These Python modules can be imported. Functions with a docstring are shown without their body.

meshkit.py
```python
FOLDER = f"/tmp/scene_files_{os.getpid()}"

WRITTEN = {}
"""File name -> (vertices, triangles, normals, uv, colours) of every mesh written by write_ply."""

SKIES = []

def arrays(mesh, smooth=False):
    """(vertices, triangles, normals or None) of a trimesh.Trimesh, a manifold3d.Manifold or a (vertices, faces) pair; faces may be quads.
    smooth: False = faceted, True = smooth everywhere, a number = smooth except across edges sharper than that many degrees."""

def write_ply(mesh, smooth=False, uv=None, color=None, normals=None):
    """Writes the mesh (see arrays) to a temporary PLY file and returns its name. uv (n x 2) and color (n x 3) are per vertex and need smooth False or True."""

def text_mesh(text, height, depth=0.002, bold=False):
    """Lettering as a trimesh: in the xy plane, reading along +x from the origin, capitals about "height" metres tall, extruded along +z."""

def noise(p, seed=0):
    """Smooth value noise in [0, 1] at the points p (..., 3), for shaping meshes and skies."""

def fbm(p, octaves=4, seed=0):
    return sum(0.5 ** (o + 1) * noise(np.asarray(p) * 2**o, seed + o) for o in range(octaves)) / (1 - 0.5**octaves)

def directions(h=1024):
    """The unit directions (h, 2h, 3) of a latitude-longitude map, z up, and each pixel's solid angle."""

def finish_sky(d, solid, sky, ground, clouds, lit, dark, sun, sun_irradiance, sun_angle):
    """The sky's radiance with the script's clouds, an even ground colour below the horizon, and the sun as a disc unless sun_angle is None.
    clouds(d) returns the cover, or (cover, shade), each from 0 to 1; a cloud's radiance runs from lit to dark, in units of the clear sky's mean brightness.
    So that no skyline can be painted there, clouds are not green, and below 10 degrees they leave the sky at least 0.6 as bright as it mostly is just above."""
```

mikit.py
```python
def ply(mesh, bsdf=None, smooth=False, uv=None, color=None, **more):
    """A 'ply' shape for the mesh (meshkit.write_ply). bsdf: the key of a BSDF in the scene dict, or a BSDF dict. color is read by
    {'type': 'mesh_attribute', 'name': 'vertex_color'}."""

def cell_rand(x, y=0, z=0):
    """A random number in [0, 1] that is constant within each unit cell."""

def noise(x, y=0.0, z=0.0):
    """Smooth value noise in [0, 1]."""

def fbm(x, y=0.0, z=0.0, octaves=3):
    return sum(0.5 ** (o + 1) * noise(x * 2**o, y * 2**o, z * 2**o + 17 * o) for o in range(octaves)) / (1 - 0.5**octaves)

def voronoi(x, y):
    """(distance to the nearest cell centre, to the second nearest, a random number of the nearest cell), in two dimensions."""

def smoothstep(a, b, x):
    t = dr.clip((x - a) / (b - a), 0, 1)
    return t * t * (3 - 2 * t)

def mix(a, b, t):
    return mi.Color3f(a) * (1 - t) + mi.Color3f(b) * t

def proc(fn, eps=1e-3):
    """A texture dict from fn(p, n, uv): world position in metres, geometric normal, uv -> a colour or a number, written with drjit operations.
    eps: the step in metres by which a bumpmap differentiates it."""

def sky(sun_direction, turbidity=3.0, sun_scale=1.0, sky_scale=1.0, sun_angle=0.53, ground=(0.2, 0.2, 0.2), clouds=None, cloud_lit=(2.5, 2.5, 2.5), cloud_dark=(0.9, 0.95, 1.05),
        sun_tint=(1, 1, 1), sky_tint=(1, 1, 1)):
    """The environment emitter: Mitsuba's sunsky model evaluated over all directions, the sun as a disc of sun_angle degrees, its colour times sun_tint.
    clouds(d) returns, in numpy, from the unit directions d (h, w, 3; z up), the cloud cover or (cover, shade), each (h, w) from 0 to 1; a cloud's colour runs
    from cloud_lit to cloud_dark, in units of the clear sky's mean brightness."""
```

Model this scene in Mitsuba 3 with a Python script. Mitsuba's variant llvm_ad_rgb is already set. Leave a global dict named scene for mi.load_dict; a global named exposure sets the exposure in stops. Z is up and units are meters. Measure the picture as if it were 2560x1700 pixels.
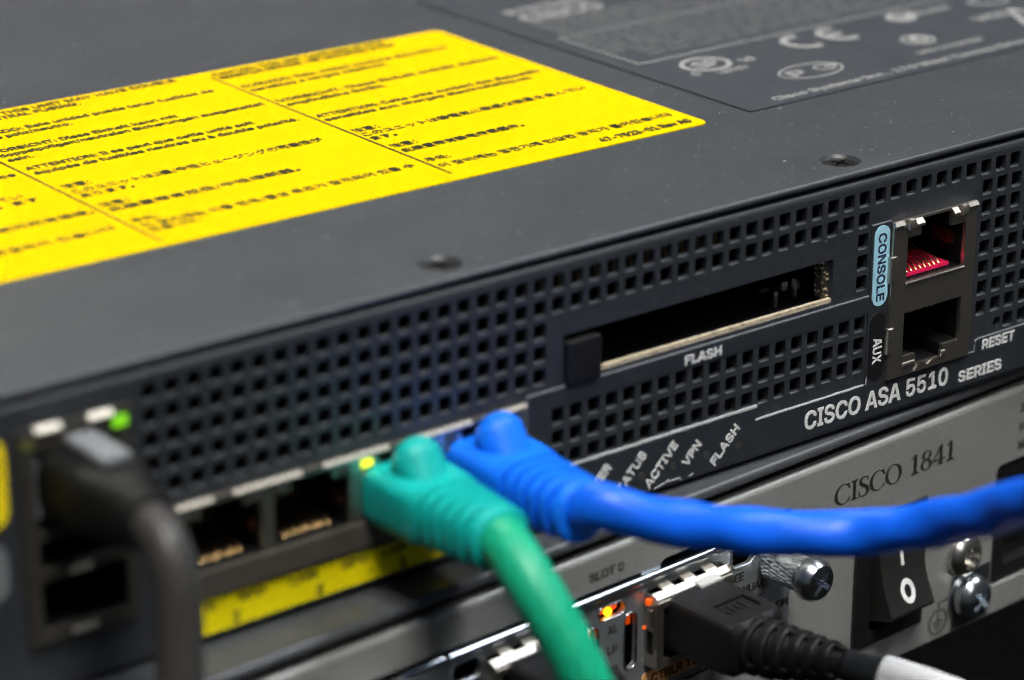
import glob
import math
import random

import drjit as dr
import mitsuba as mi
import numpy as np
import trimesh
from PIL import Image, ImageDraw, ImageFont
from shapely import affinity, box, union_all
from shapely.geometry import LineString, Point, Polygon

import mikit

T = mi.ScalarTransform4f
S = 0.00105  # one working unit of this script, in metres: everything below is laid out in these (about a millimetre)
scene, labels = {}, {}

# ---------------------------------------------------------------- camera, lamps, exposure
exposure = 2.0
CAM = np.array([-178.888, -275.068, 124.548])
FWD = np.array([0.57505022, 0.73526709, -0.35874719])
scene["camera"] = {
    "type": "thinlens", "fov": 20.432, "fov_axis": "x", "near_clip": 0.02, "far_clip": 50.0,
    "aperture_radius": 3.7 * S, "focus_distance": 419.0 * S,
    "to_world": T().look_at(origin=(CAM * S).tolist(), target=((CAM + FWD * 400) * S).tolist(), up=[0, 0, 1]),
}


def lamp(name, centre, aim, w, h, rgb):
    """A ceiling light or added fill light: an emitting rectangle of w x h metres at centre, facing the point aim, with a frame behind it."""
    to = T().look_at(origin=list(centre), target=list(aim), up=[0.12, 1, 0.05])
    scene[name] = {"type": "rectangle", "to_world": to @ T().scale([w / 2, h / 2, 1]), "emitter": {"type": "area", "radiance": {"type": "rgb", "value": list(rgb)}},
                   "bsdf": {"type": "diffuse", "reflectance": {"type": "rgb", "value": 0.5}}}


lamp("ceiling_light", (-0.26, -0.60, 1.75), (0.0, 0.0, 0.0), 0.60, 0.90, (7.3, 7.1, 6.55))
lamp("ceiling_light_001", (1.30, -0.40, 1.75), (0.1, 0.0, 0.0), 0.42, 0.80, (5.4, 5.7, 6.1))
lamp("ceiling_light_002", (0.62, 1.62, 1.75), (0.62, 1.62, 0.0), 1.1, 0.5, (3.1, 3.0, 2.75))
lamp("ceiling_light_003", (-0.25, -2.2, 1.75), (0.0, 0.0, 0.0), 0.60, 1.2, (1.3, 1.28, 1.22))  # added fill that brightens the fronts and the jack metal
scene["room_light"] = {"type": "constant", "radiance": {"type": "rgb", "value": [0.010, 0.0105, 0.0112]}}
for k, (lab) in {"ceiling_light": "white ceiling light panel above and in front of the stacked devices", "ceiling_light_001": "white ceiling light panel above the right end of the devices",
                 "ceiling_light_002": "white ceiling light panel behind the devices", "ceiling_light_003": "added white fill light panel far in front of the devices"}.items():
    labels[k] = {"label": lab, "category": "ceiling light"}


# ---------------------------------------------------------------- materials
def rgb(*v):
    return {"type": "rgb", "value": list(v)}


def mat(name, col, rough, metal=0.0, spec=0.5, bump=None, bscale=1e-5, **more):
    b = {"type": "principled", "base_color": col if isinstance(col, dict) else rgb(*col), "roughness": rough if isinstance(rough, dict) else float(rough), "metallic": float(metal), "specular": float(spec), **more}
    if bump is not None:
        b = {"type": "bumpmap", "arbitrary": bump, "scale": 1.0, "bsdf": b}
    scene[name] = {"type": "twosided", "bsdf": b}
    return name


def specks(p, cell, keep, size):
    """Dust flecks: 1 inside small round spots, one at most per cell."""
    a, b, c = mikit.voronoi(p.x / cell, p.y / cell)
    r = size * (0.35 + 0.65 * dr.square(dr.abs(dr.sin(c * 91.7))))
    return dr.select((c < keep) & (a < r), 1.0, 0.0)


def cover_colour(p, n, uv):
    base = mikit.mix((0.032, 0.036, 0.043), (0.038, 0.042, 0.049), mikit.fbm(p.x * 400, p.y * 400, p.z * 400, 3))
    haze = mikit.smoothstep(0.45, 0.9, mikit.fbm(p.x * 60, p.y * 60, 3.0, 4)) * 0.25
    base = mikit.mix(base, (0.085, 0.085, 0.08), haze * 0.5)
    d = dr.maximum(specks(p, 0.0042, 0.45, 0.034), specks(p + mi.Vector3f(0.0017, 0.003, 0), 0.0016, 0.34, 0.065) * 0.55)
    d = dr.maximum(d, specks(p + mi.Vector3f(0.007, 0.001, 0), 0.0125, 0.6, 0.02))
    return mikit.mix(base, (0.30, 0.31, 0.31), d * dr.select(dr.abs(n.z) > 0.7, 0.8, 0.15))


def powder(p, n, uv):
    return mikit.noise(p.x * 2600, p.y * 2600, p.z * 2600) * 0.000011


def cover_rough(p, n, uv):
    return 0.35 + 0.12 * mikit.fbm(p.x * 90, p.y * 90, 1.0, 3)


mat("cover_paint", mikit.proc(cover_colour), mikit.proc(cover_rough), spec=0.55, bump=mikit.proc(powder, eps=1e-4))
mat("panel_paint", mikit.proc(lambda p, n, uv: mikit.mix((0.022, 0.0255, 0.031), (0.029, 0.0325, 0.039), mikit.fbm(p.x * 700, p.y * 700, p.z * 700, 3))
                              + mi.Color3f(0.10) * dr.select(mikit.noise(p.x * 3000, p.y * 3000, p.z * 3000) > 0.955, 1.0, 0.0)), 0.42, spec=0.5, bump=mikit.proc(powder, eps=1e-4))
mat("film", mikit.proc(lambda p, n, uv: mikit.mix((0.020, 0.024, 0.030), (0.027, 0.031, 0.038), mikit.fbm(p.x * 300, p.y * 300, p.z * 300, 3))), 0.36, spec=0.5)
mat("film_edge", (0.42, 0.43, 0.44), 0.5)
mat("black_plastic", (0.010, 0.010, 0.011), 0.35, spec=0.5)
mat("inner_black", (0.004, 0.004, 0.005), 0.7, spec=0.15)
mat("yellow_label", mikit.proc(lambda p, n, uv: mikit.mix((0.72, 0.472, 0.0), (0.716, 0.468, 0.0), mikit.fbm(p.x * 20, p.y * 20, p.z * 20, 2))), 0.6, spec=0.02)
mat("yellow_strip", (0.82, 0.70, 0.002), 0.5, spec=0.2)
mat("black_ink", (0.018, 0.017, 0.012), 0.6, spec=0.3)
mat("grey_ink", (0.25, 0.25, 0.25), 0.6, spec=0.3)
mat("faint_ink", (0.16, 0.163, 0.165), 0.6, spec=0.3)
mat("white_ink", (0.64, 0.65, 0.65), 0.55, spec=0.3)
mat("navy_ink", (0.02, 0.03, 0.07), 0.5, spec=0.3)
mat("label_grey", mikit.proc(lambda p, n, uv: mikit.mix(mikit.mix((0.032, 0.037, 0.046), (0.040, 0.044, 0.052), mikit.fbm(p.x * 200, p.y * 200, 2.0, 3)), (0.3, 0.3, 0.3), specks(p, 0.006, 0.3, 0.02) * 0.5)), 0.40, spec=0.5)
mat("pale_blue", (0.36, 0.66, 0.80), 0.45)
mat("pale_grey", (0.14, 0.16, 0.17), 0.45)
mat("pill_yellow", (0.85, 0.66, 0.01), 0.45)
mat("nickel", mikit.proc(lambda p, n, uv: mikit.mix((0.60, 0.56, 0.50), (0.50, 0.46, 0.40), mikit.fbm(p.x * 500, p.y * 500, p.z * 900, 3))), 0.33, 0.97)
mat("nickel_bright", (0.66, 0.60, 0.51), 0.42, 1.0)
mat("zinc", mikit.proc(lambda p, n, uv: mikit.mix((0.66, 0.70, 0.74), (0.52, 0.56, 0.60), mikit.fbm(p.x * 350, p.y * 350, p.z * 350, 3))), 0.24, 1.0)
mat("card_steel", mikit.proc(lambda p, n, uv: mikit.mix((0.40, 0.43, 0.46), (0.30, 0.32, 0.35), mikit.fbm(p.x * 250, p.y * 250, p.z * 250, 4))), 0.34, 0.7)
mat("screw_steel", (0.62, 0.61, 0.57), 0.27, 1.0)
mat("screw_black", (0.008, 0.008, 0.0075), 0.33, spec=0.45)
mat("gold", (0.85, 0.58, 0.26), 0.25, 1.0)
mat("copper", (0.72, 0.36, 0.20), 0.3, 1.0)
mat("red_plastic", (0.85, 0.02, 0.12), 0.35)
mat("guide_tan", mikit.proc(lambda p, n, uv: mikit.mix((0.50, 0.42, 0.31), (0.30, 0.24, 0.17), mikit.smoothstep(0.5, 0.8, mikit.noise(p.x * 2200, p.y * 2200, p.z * 2200)))), 0.45)


def silver_colour(p, n, uv):
    g = mikit.noise(p.x * 5200, p.y * 5200, p.z * 5200)
    return mikit.mix((0.275, 0.278, 0.272), (0.33, 0.332, 0.324), mikit.fbm(p.x * 60, p.y * 60, p.z * 60, 3)) * (0.86 + 0.28 * g)


mat("silver_paint", mikit.proc(silver_colour), 0.38, 0.35, bump=mikit.proc(lambda p, n, uv: mikit.noise(p.x * 3800, p.y * 3800, p.z * 3800) * 0.000014, eps=8e-5))
mat("router_cover", mikit.proc(lambda p, n, uv: mikit.mix((0.036, 0.039, 0.045), (0.046, 0.049, 0.055), mikit.fbm(p.x * 500, p.y * 500, p.z * 500, 3))), 0.38, spec=0.5, bump=mikit.proc(lambda p, n, uv: mikit.noise(p.x * 2000, p.y * 2000, p.z * 2000) * 0.00003, eps=1e-4))
mat("blue_jacket", (0.003, 0.115, 0.80), 0.42, spec=0.42)
mat("blue_boot", (0.004, 0.15, 0.84), 0.48, spec=0.32)
mat("green_jacket", (0.005, 0.33, 0.18), 0.42, spec=0.4)
mat("teal_boot", (0.003, 0.37, 0.345), 0.48, spec=0.32)
mat("grey_jacket", (0.035, 0.033, 0.032), 0.45, spec=0.4)
mat("dark_rubber", (0.006, 0.006, 0.006), 0.5, spec=0.2)
mat("black_rubber", (0.009, 0.009, 0.010), 0.40, spec=0.35)
mat("black_jacket", (0.020, 0.021, 0.024), 0.16, spec=0.6)
mat("clear_grey", (0.17, 0.18, 0.20), 0.3, spec=0.5)
mat("latch_grey", (0.42, 0.42, 0.41), 0.35)
mat("white_tag", (0.78, 0.78, 0.80), 0.5)
mat("orange_label", (0.62, 0.30, 0.11), 0.5)
mat("led_dark", (0.05, 0.02, 0.02), 0.3)
mat("led_amber", (0.75, 0.10, 0.01), 0.4)
mat("lens_dim", (0.045, 0.045, 0.042), 0.25)
mat("shelf_black", (0.006, 0.006, 0.007), 0.6, spec=0.3)
mat("floor_dark", (0.0015, 0.0015, 0.0017), 0.8, spec=0.1)

# ---------------------------------------------------------------- mesh helpers (working units)
TH = math.radians(3.6)  # the router stands turned by this against the device on top of it
ROUTER = np.eye(4)
ROUTER[:3, :3] = [[math.cos(TH), -math.sin(TH), 0], [math.sin(TH), math.cos(TH), 0], [0, 0, 1]]
ROUTER[:2, 3] = -7.2 * np.array([-math.sin(TH), math.cos(TH)])
used = {}


def key_of(name, parent=None):
    k = f"{parent}__{name}" if parent else name
    used[k] = used.get(k, -1) + 1
    return k if used[k] == 0 else f"{k}_{used[k]:03d}"


def put(name, mesh, m, parent=None, frame=None, smooth=False, label=None, cat=None, group=None, kind=None, glow=None):
    if isinstance(mesh, (list, tuple)):
        mesh = trimesh.util.concatenate([tm(x) for x in mesh])
    mesh = tm(mesh).copy()
    if frame is not None:
        mesh.apply_transform(frame)
    mesh.apply_scale(S)
    key = key_of(name, parent)
    more = {}
    if glow is not None:
        more["emitter"] = {"type": "area", "radiance": rgb(*glow), "sampling_weight": 0.04}
    scene[key] = mikit.ply(mesh, m, smooth=smooth, **more)
    tag(key, label, cat, group, kind)
    return key


def tag(key, label=None, cat=None, group=None, kind=None):
    d = {k: v for k, v in (("label", label), ("category", cat), ("group", group), ("kind", kind)) if v}
    if d:
        labels[key] = d


def thing(name, label, cat, group=None):
    k = key_of(name)
    tag(k, label, cat, group)
    return k


def tm(m):
    if hasattr(m, "to_mesh"):
        mm = m.to_mesh()
        return trimesh.Trimesh(np.array(mm.vert_properties[:, :3], float), np.array(mm.tri_verts), process=False)
    return m


def bx(x0, x1, y0, y1, z0, z1):
    m = trimesh.creation.box(extents=[x1 - x0, y1 - y0, z1 - z0])
    m.apply_translation([(x0 + x1) / 2, (y0 + y1) / 2, (z0 + z1) / 2])
    return m


def rbox(x0, x1, y0, y1, z0, z1, r=0.3, n=3):
    """A box with rounded edges."""
    a = np.linspace(0, math.pi / 2, n)
    pts = []
    for t in a:
        for f in a:
            pts.append([math.sin(t) * math.cos(f), math.sin(t) * math.sin(f), math.cos(t)])
    pts = np.array(pts) * r
    out = []
    for sx, cx in ((-1, x0 + r), (1, x1 - r)):
        for sy, cy in ((-1, y0 + r), (1, y1 - r)):
            for sz, cz in ((-1, z0 + r), (1, z1 - r)):
                out.append(pts * [sx, sy, sz] + [cx, cy, cz])
    return trimesh.convex.convex_hull(np.vstack(out))


def rrect(x0, x1, z0, z1, r=0.0, q=4):
    if r <= 0:
        return box(x0, z0, x1, z1)
    return box(x0 + r, z0 + r, x1 - r, z1 - r).buffer(r, quad_segs=q)


def xz(poly, y0, y1):
    """A polygon in x and z, as a solid from y0 to y1."""
    gs = [g for g in getattr(poly, "geoms", [poly]) if g.area > 1e-6]
    out = []
    for g in gs:
        m = trimesh.creation.extrude_polygon(g, y1 - y0, engine="earcut")
        v = m.vertices
        out.append(trimesh.Trimesh(np.stack([v[:, 0], y1 - v[:, 2], v[:, 1]], 1), m.faces, process=False))
    return trimesh.util.concatenate(out)


def xy(poly, z0, z1):
    gs = [g for g in getattr(poly, "geoms", [poly]) if g.area > 1e-6]
    out = []
    for g in gs:
        m = trimesh.creation.extrude_polygon(g, z1 - z0, engine="earcut")
        m.apply_translation([0, 0, z0])
        out.append(m)
    return trimesh.util.concatenate(out)


def yz(poly, x0, x1):
    """A polygon in y and z, as a bar from x0 to x1."""
    m = trimesh.creation.extrude_polygon(poly, x1 - x0, engine="earcut")
    v = m.vertices
    return trimesh.Trimesh(np.stack([x0 + v[:, 2], v[:, 0], v[:, 1]], 1), m.faces, process=False)


def lathe(profile, sections=32):
    """Profile of (radius, height), turned about z."""
    return trimesh.creation.revolve(np.array(profile, float), sections=sections)


def aim(mesh, at, axis):
    """Turns a mesh built along +z to the direction axis and moves it to at."""
    m = mesh.copy()
    m.apply_transform(trimesh.geometry.align_vectors([0, 0, 1], axis))
    m.apply_translation(at)
    return m


def spline(points, n):
    from scipy.interpolate import CubicSpline
    p = np.array(points, float)
    t = np.r_[0, np.cumsum(np.linalg.norm(np.diff(p, axis=0), axis=1))]
    return CubicSpline(t, p)(np.linspace(0, t[-1], n))


def tube(p, radii, sides=24, lobes=None):
    """A closed tube along the points p; lobes(i, angle) may scale its radius."""
    p = np.asarray(p, float)
    r = np.broadcast_to(np.asarray(radii, float), (len(p),))
    t = np.gradient(p, axis=0)
    t /= np.linalg.norm(t, axis=1, keepdims=True)
    ref = np.array([0.1, 0.2, 1.0]) if abs(t[0][2]) < 0.9 else np.array([1.0, 0.1, 0])
    a = np.cross(t[0], ref)
    a /= np.linalg.norm(a)
    rings = []
    ang = np.arange(sides) * 2 * np.pi / sides
    for i in range(len(p)):
        a = a - t[i] * (a @ t[i])
        a /= np.linalg.norm(a)
        b = np.cross(t[i], a)
        rr = r[i] * (lobes(i, ang) if lobes else 1.0)
        rings.append(p[i] + (np.cos(ang) * rr)[:, None] * a + (np.sin(ang) * rr)[:, None] * b)
    v = np.vstack(rings + [p[:1], p[-1:]])
    f = []
    m = len(p)
    for i in range(m - 1):
        for j in range(sides):
            k = (j + 1) % sides
            f += [[i * sides + j, i * sides + k, (i + 1) * sides + k], [i * sides + j, (i + 1) * sides + k, (i + 1) * sides + j]]
    for j in range(sides):
        k = (j + 1) % sides
        f += [[m * sides, k, j], [m * sides + 1, (m - 1) * sides + j, (m - 1) * sides + k]]
    return trimesh.Trimesh(v, f, process=False)


def manifold(m):
    import manifold3d
    m = trimesh.Trimesh(m.vertices, m.faces, process=True)
    return manifold3d.Manifold(manifold3d.Mesh(vert_properties=np.asarray(m.vertices, np.float32), tri_verts=np.asarray(m.faces, np.uint32)))


# ---------------------------------------------------------------- lettering
FONTS = {}


def font(kind, weight, px):
    k = (kind, weight, px)
    if k not in FONTS:
        name = {"latin": "Inter.woff2", "cjk": "Noto Sans CJK Regular.woff2"}[kind]
        f = ImageFont.truetype(glob.glob("/opt/blender-*/*/datafiles/fonts/" + name)[0], px)
        if kind == "latin":
            f.set_variation_by_axes([32 if weight > 400 else 14, weight])
        FONTS[k] = f
    return FONTS[k]


def text_shape(s, cap, weight=700, width=None, px=96, kind="latin"):
    """Lettering as a polygon: baseline on y = 0, starting at x = 0, capitals cap tall; width squeezes or stretches it to that length."""
    f = font(kind, weight, px)
    x0, y0, x1, y1 = f.getbbox(s, anchor="ls")
    im = Image.new("L", (x1 - x0 + 8, y1 - y0 + 8))
    ImageDraw.Draw(im).text((4 - x0, 4 - y0), s, 255, f, anchor="ls")
    on = np.pad(np.asarray(im) > 127, ((0, 0), (1, 1))).astype(np.int8)
    rows, starts = np.nonzero(np.diff(on, axis=1) == 1)
    ends = np.nonzero(np.diff(on, axis=1) == -1)[1]
    shape = union_all(box(starts, -rows - 1, ends, -rows)).buffer(0.6).buffer(-0.6).simplify(0.6)
    k = cap / (0.727 * px)
    w0, _, w1, _ = shape.bounds
    kx = k if width is None else width / (w1 - w0)
    return affinity.affine_transform(shape, [kx, 0, 0, k, -w0 * kx, (4 - y0) * k])


def stroke(points, widths, n=40):
    p = spline(points, n)
    w = np.interp(np.linspace(0, 1, n), np.linspace(0, 1, len(widths)), widths)
    return union_all([LineString([p[i], p[i + 1]]).buffer((w[i] + w[i + 1]) / 4, quad_segs=3) for i in range(n - 1)])


def serif_glyph(c):
    """Roman capitals and figures with thick and thin strokes, capital height 1; returns (shape, advance)."""
    def el(cx, cy, rx, ry, rot=0):
        return affinity.rotate(affinity.scale(Point(cx, cy).buffer(1, quad_segs=16), rx, ry), rot)

    def foot(cx, y, w, up):
        return Polygon([(cx - w, y), (cx + w, y), (cx + w, y + up * 0.035), (cx + 0.075, y + up * 0.11), (cx - 0.075, y + up * 0.11), (cx - w, y + up * 0.035)])

    if c == "I":
        return box(0.15, 0, 0.28, 1).union(foot(0.215, 0, 0.18, 1)).union(foot(0.215, 1, 0.18, -1)), 0.44
    if c == "O":
        return el(0.47, 0.5, 0.45, 0.52).difference(el(0.47, 0.5, 0.305, 0.475, 8)), 0.95
    if c == "C":
        g = el(0.46, 0.5, 0.45, 0.52).difference(el(0.49, 0.5, 0.335, 0.478, 6))
        g = g.difference(Polygon([(0.50, 0.5), (0.95, 0.83), (1.2, 0.5), (0.97, 0.14)]))
        return g.union(Polygon([(0.745, 0.99), (0.775, 0.99), (0.80, 0.72), (0.765, 0.72), (0.70, 0.88)])).union(Polygon([(0.72, 0.10), (0.79, 0.24), (0.82, 0.24), (0.77, 0.07)])), 0.86
    if c == "S":
        g = stroke([(0.50, 0.83), (0.40, 0.965), (0.26, 0.985), (0.12, 0.90), (0.10, 0.74), (0.22, 0.58), (0.42, 0.45), (0.51, 0.29), (0.46, 0.10), (0.30, 0.0), (0.14, 0.03), (0.05, 0.17)],
                   [0.04, 0.05, 0.07, 0.11, 0.15, 0.17, 0.17, 0.15, 0.11, 0.07, 0.05, 0.04])
        return g.union(Polygon([(0.475, 1.0), (0.50, 1.0), (0.53, 0.76), (0.50, 0.76)])).union(Polygon([(0.04, 0.0), (0.06, 0.0), (0.055, 0.28), (0.02, 0.28)])), 0.60
    if c == "1":
        return box(0.19, 0, 0.32, 1.0).union(foot(0.255, 0, 0.19, 1)).union(Polygon([(0.32, 1.0), (0.06, 0.87), (0.06, 0.83), (0.2, 0.87)])), 0.52
    if c == "8":
        g = el(0.29, 0.755, 0.225, 0.245).difference(el(0.30, 0.765, 0.125, 0.20, -10))
        g = g.union(el(0.29, 0.265, 0.27, 0.285).difference(el(0.28, 0.255, 0.155, 0.235, 10)))
        return g, 0.60
    if c == "4":
        g = Polygon([(0.37, 1.0), (0.44, 1.0), (0.07, 0.30), (0.01, 0.30)]).union(box(0.01, 0.225, 0.60, 0.305))
        return g.union(box(0.34, 0, 0.465, 1.0)).union(foot(0.40, 0, 0.15, 1)), 0.64
    return None, 0.36


def serif_text(s, cap, width):
    x, out = 0.0, []
    for c in s:
        g, w = serif_glyph(c)
        if g is not None:
            out.append(affinity.translate(g, x, 0))
        x += w
    g = union_all(out)
    x0, _, x1, _ = g.bounds
    return affinity.affine_transform(g, [width / (x1 - x0), 0, 0, cap, -x0 * width / (x1 - x0), 0])


def place(shape, at, deg=0.0):
    return affinity.translate(affinity.rotate(shape, deg, origin=(0, 0)), *at)


# ================================================================ the setting
put("floor", bx(-2500, 2500, -2500, 3500, -905, -900), "floor_dark", kind="structure", label="dark floor far below the devices")
shelf = put("rack_shelf", bx(-150, 280, 26, 330, -85, -81.6), "shelf_black", frame=ROUTER, label="black shelf under the silver router, set back from its front", cat="shelf")

# ================================================================ the dark firewall appliance on top
A = thing("network_appliance", "dark grey rack appliance with perforated front and yellow sticker, on top of the silver router", "network device")
P = 3.15
PZ = 3.2154
XL, XR = -112.0, 214.0
SCREWS = [(100.7, 5.3), (28.4, 5.25)]

# top cover: sheet with a rolled front edge and two countersunk screw holes
cover = box(XL, 0.55, XR, 362)
for x, y in SCREWS:
    cover = cover.difference(Point(x, y).buffer(3.05, quad_segs=10))
roll = [(0.55 - 0.55 * math.sin(t), 0.75 + 0.55 * math.cos(t)) for t in np.linspace(0, math.pi, 9)]
roll_mesh = yz(Polygon(roll + [(0.55, 0.2)]), XL, XR)
cov = put("top_cover", [xy(cover, 0.2, 1.3), roll_mesh] + [aim(lathe([(3.05, 0.0), (2.5, -0.75)]), (x, y, 1.3), (0, 0, 1)) for x, y in SCREWS], "cover_paint", A, smooth=35)


def cross_recess(r, w, depth, z):
    c = box(-r, -w / 2, r, w / 2).union(box(-w / 2, -r, w / 2, r))
    return xy(c, z - depth, z + 1)


def torx_recess(r, depth, z):
    c = union_all([affinity.rotate(box(-r, -0.22 * r * 1.5, r, 0.22 * r * 1.5).buffer(0.08), a, origin=(0, 0)) for a in (0, 60, 120)])
    return xy(c, z - depth, z + 1)


for i, (x, y) in enumerate(SCREWS):
    head = lathe([(0, -1.0), (2.75, -1.0), (2.75, -0.55), (2.5, -0.42), (1.4, -0.34), (0, -0.30)], 40)
    m = tm(manifold(head) - manifold(cross_recess(1.45, 0.55, 0.55, -0.30)))
    m.apply_transform(trimesh.transformations.rotation_matrix(0.35 + i, [0, 0, 1]))
    m.apply_translation([x, y, 1.3])
    put("cover_screw", m, "screw_black", A, smooth=35)

# chassis: bottom, sides and back, plus an added black sheet blocking light behind the holes
put("chassis", [bx(XL, XR, 1.2, 362, -38.9, -38.0), bx(XL, XL + 1, 1.2, 362, -37.9, 0.1), bx(XR - 1, XR, 1.2, 362, -37.9, 0.1), bx(XL + 1, XR - 1, 361, 362, -37.9, 0.1)], "panel_paint", A)
put("inner_blackout", bx(XL + 2, XR - 2, 34, 35, -37.5, -0.4), "inner_black", A)

# front panel with its square holes
pan = box(XL, -37.7, XR, -1.3)
holes = []
for c in range(-6, 14):
    holes += [(c * P, r) for r in range(1, 6)]
holes += [(c * P, 1) for c in range(14, 60)] + [(c * P, 2) for c in range(14, 33)] + [(32 * P, r) for r in (3, 4, 5)]
holes += [(c * P, r) for c in range(14, 33) for r in (7, 8, 9)]
holes += [((c + 0.195) * P, r) for c in range(40, 60) for r in range(2, 10) if c > 41 or r < 9]
cut = [rrect(x - 1.08, x + 1.08, -r * PZ - 1.12, -r * PZ + 1.12, 0.22, 2) for x, r in holes]
cut.append(Point(130.5, -29.0).buffer(0.85))
cut.append(rrect(45.0, 95.0, -17.75, -11.1, 0.3))
cut.append(box(106.9, -32.1, 123.3, -8.3))
cut.append(box(-15.9, -31.8, 37.2, -19.2))
cut.append(box(-36.4, -31.0, -22.6, -4.0))
pan = pan.difference(union_all(cut))
lip = [(1.0 - 1.0 * math.cos(t), -1.3 + 1.0 * math.sin(t)) for t in np.linspace(0, math.pi / 2, 7)] + [(9, -0.3), (9, -1.1), (1.0, -1.3)]
toe = [(0.0, -37.7)] + [(1.2 - 1.2 * math.cos(t), -37.7 - 1.2 * math.sin(t)) for t in np.linspace(0, math.pi / 2, 7)] + [(1.2, -37.7)]
low = union_all([box(x - 0.92, -r * PZ - 1.25, x + 0.92, -r * PZ - 1.0) for x, r in holes])
wedge = [yz(Polygon([(0.03, -r * PZ - 1.27), (0.33, -r * PZ - 1.27), (0.33, -r * PZ - 1.11)]), x - 0.94, x + 0.94) for x, r in holes if x < 150]  # chamfers added under the holes so their lower edges catch light
put("front_panel", [xz(pan.difference(low), 0.0, 0.3), xz(pan, 0.3, 1.0)] + wedge + [ yz(Polygon(lip), XL, XR), yz(Polygon(toe), XL, XR)], "panel_paint", A, smooth=30)

# header pins glinting behind the upper holes
for k in range(11):
    x = 45.0 + 3.13 * k
    put("header_pin", bx(x, x + 0.45, 5.0, 5.45, -6.5, -1.2), "gold", A)
put("circuit_board", bx(10, 104, 4.0, 30, -7.3, -6.6), "inner_black", A)

# printed film over part of the front
film = box(38.6, -37.75, 102.6, -18.4).difference(rrect(42.6, 102.3, -30.25, -21.0)).difference(box(80.5, -32.35, 102.3, -29))
film = film.union(box(102.3, -37.75, 106.2, -7.55)).union(box(106.0, -37.75, 139.0, -32.65)).union(Polygon([(125.6, -33), (125.6, -31.0), (126.2, -30.7), (139, -30.7), (139, -33)]))
film = film.difference(box(42.6, -30.25, 80.5, -21)).difference(box(45.0, -18.45, 51.3, -11))
film = film.difference(Polygon([(61, -38.2), (63.8, -37.5), (66.2, -37.55), (66.5, -37.72), (68.6, -37.6), (70, -38.2)]))
F = put("front_film", xz(film, -0.2, -0.02), "film", A)


def edge_line(pts, w=0.2):
    return xz(LineString(pts).buffer(w / 2, cap_style="flat"), -0.27, -0.05)


rnd = random.Random(4)


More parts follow.
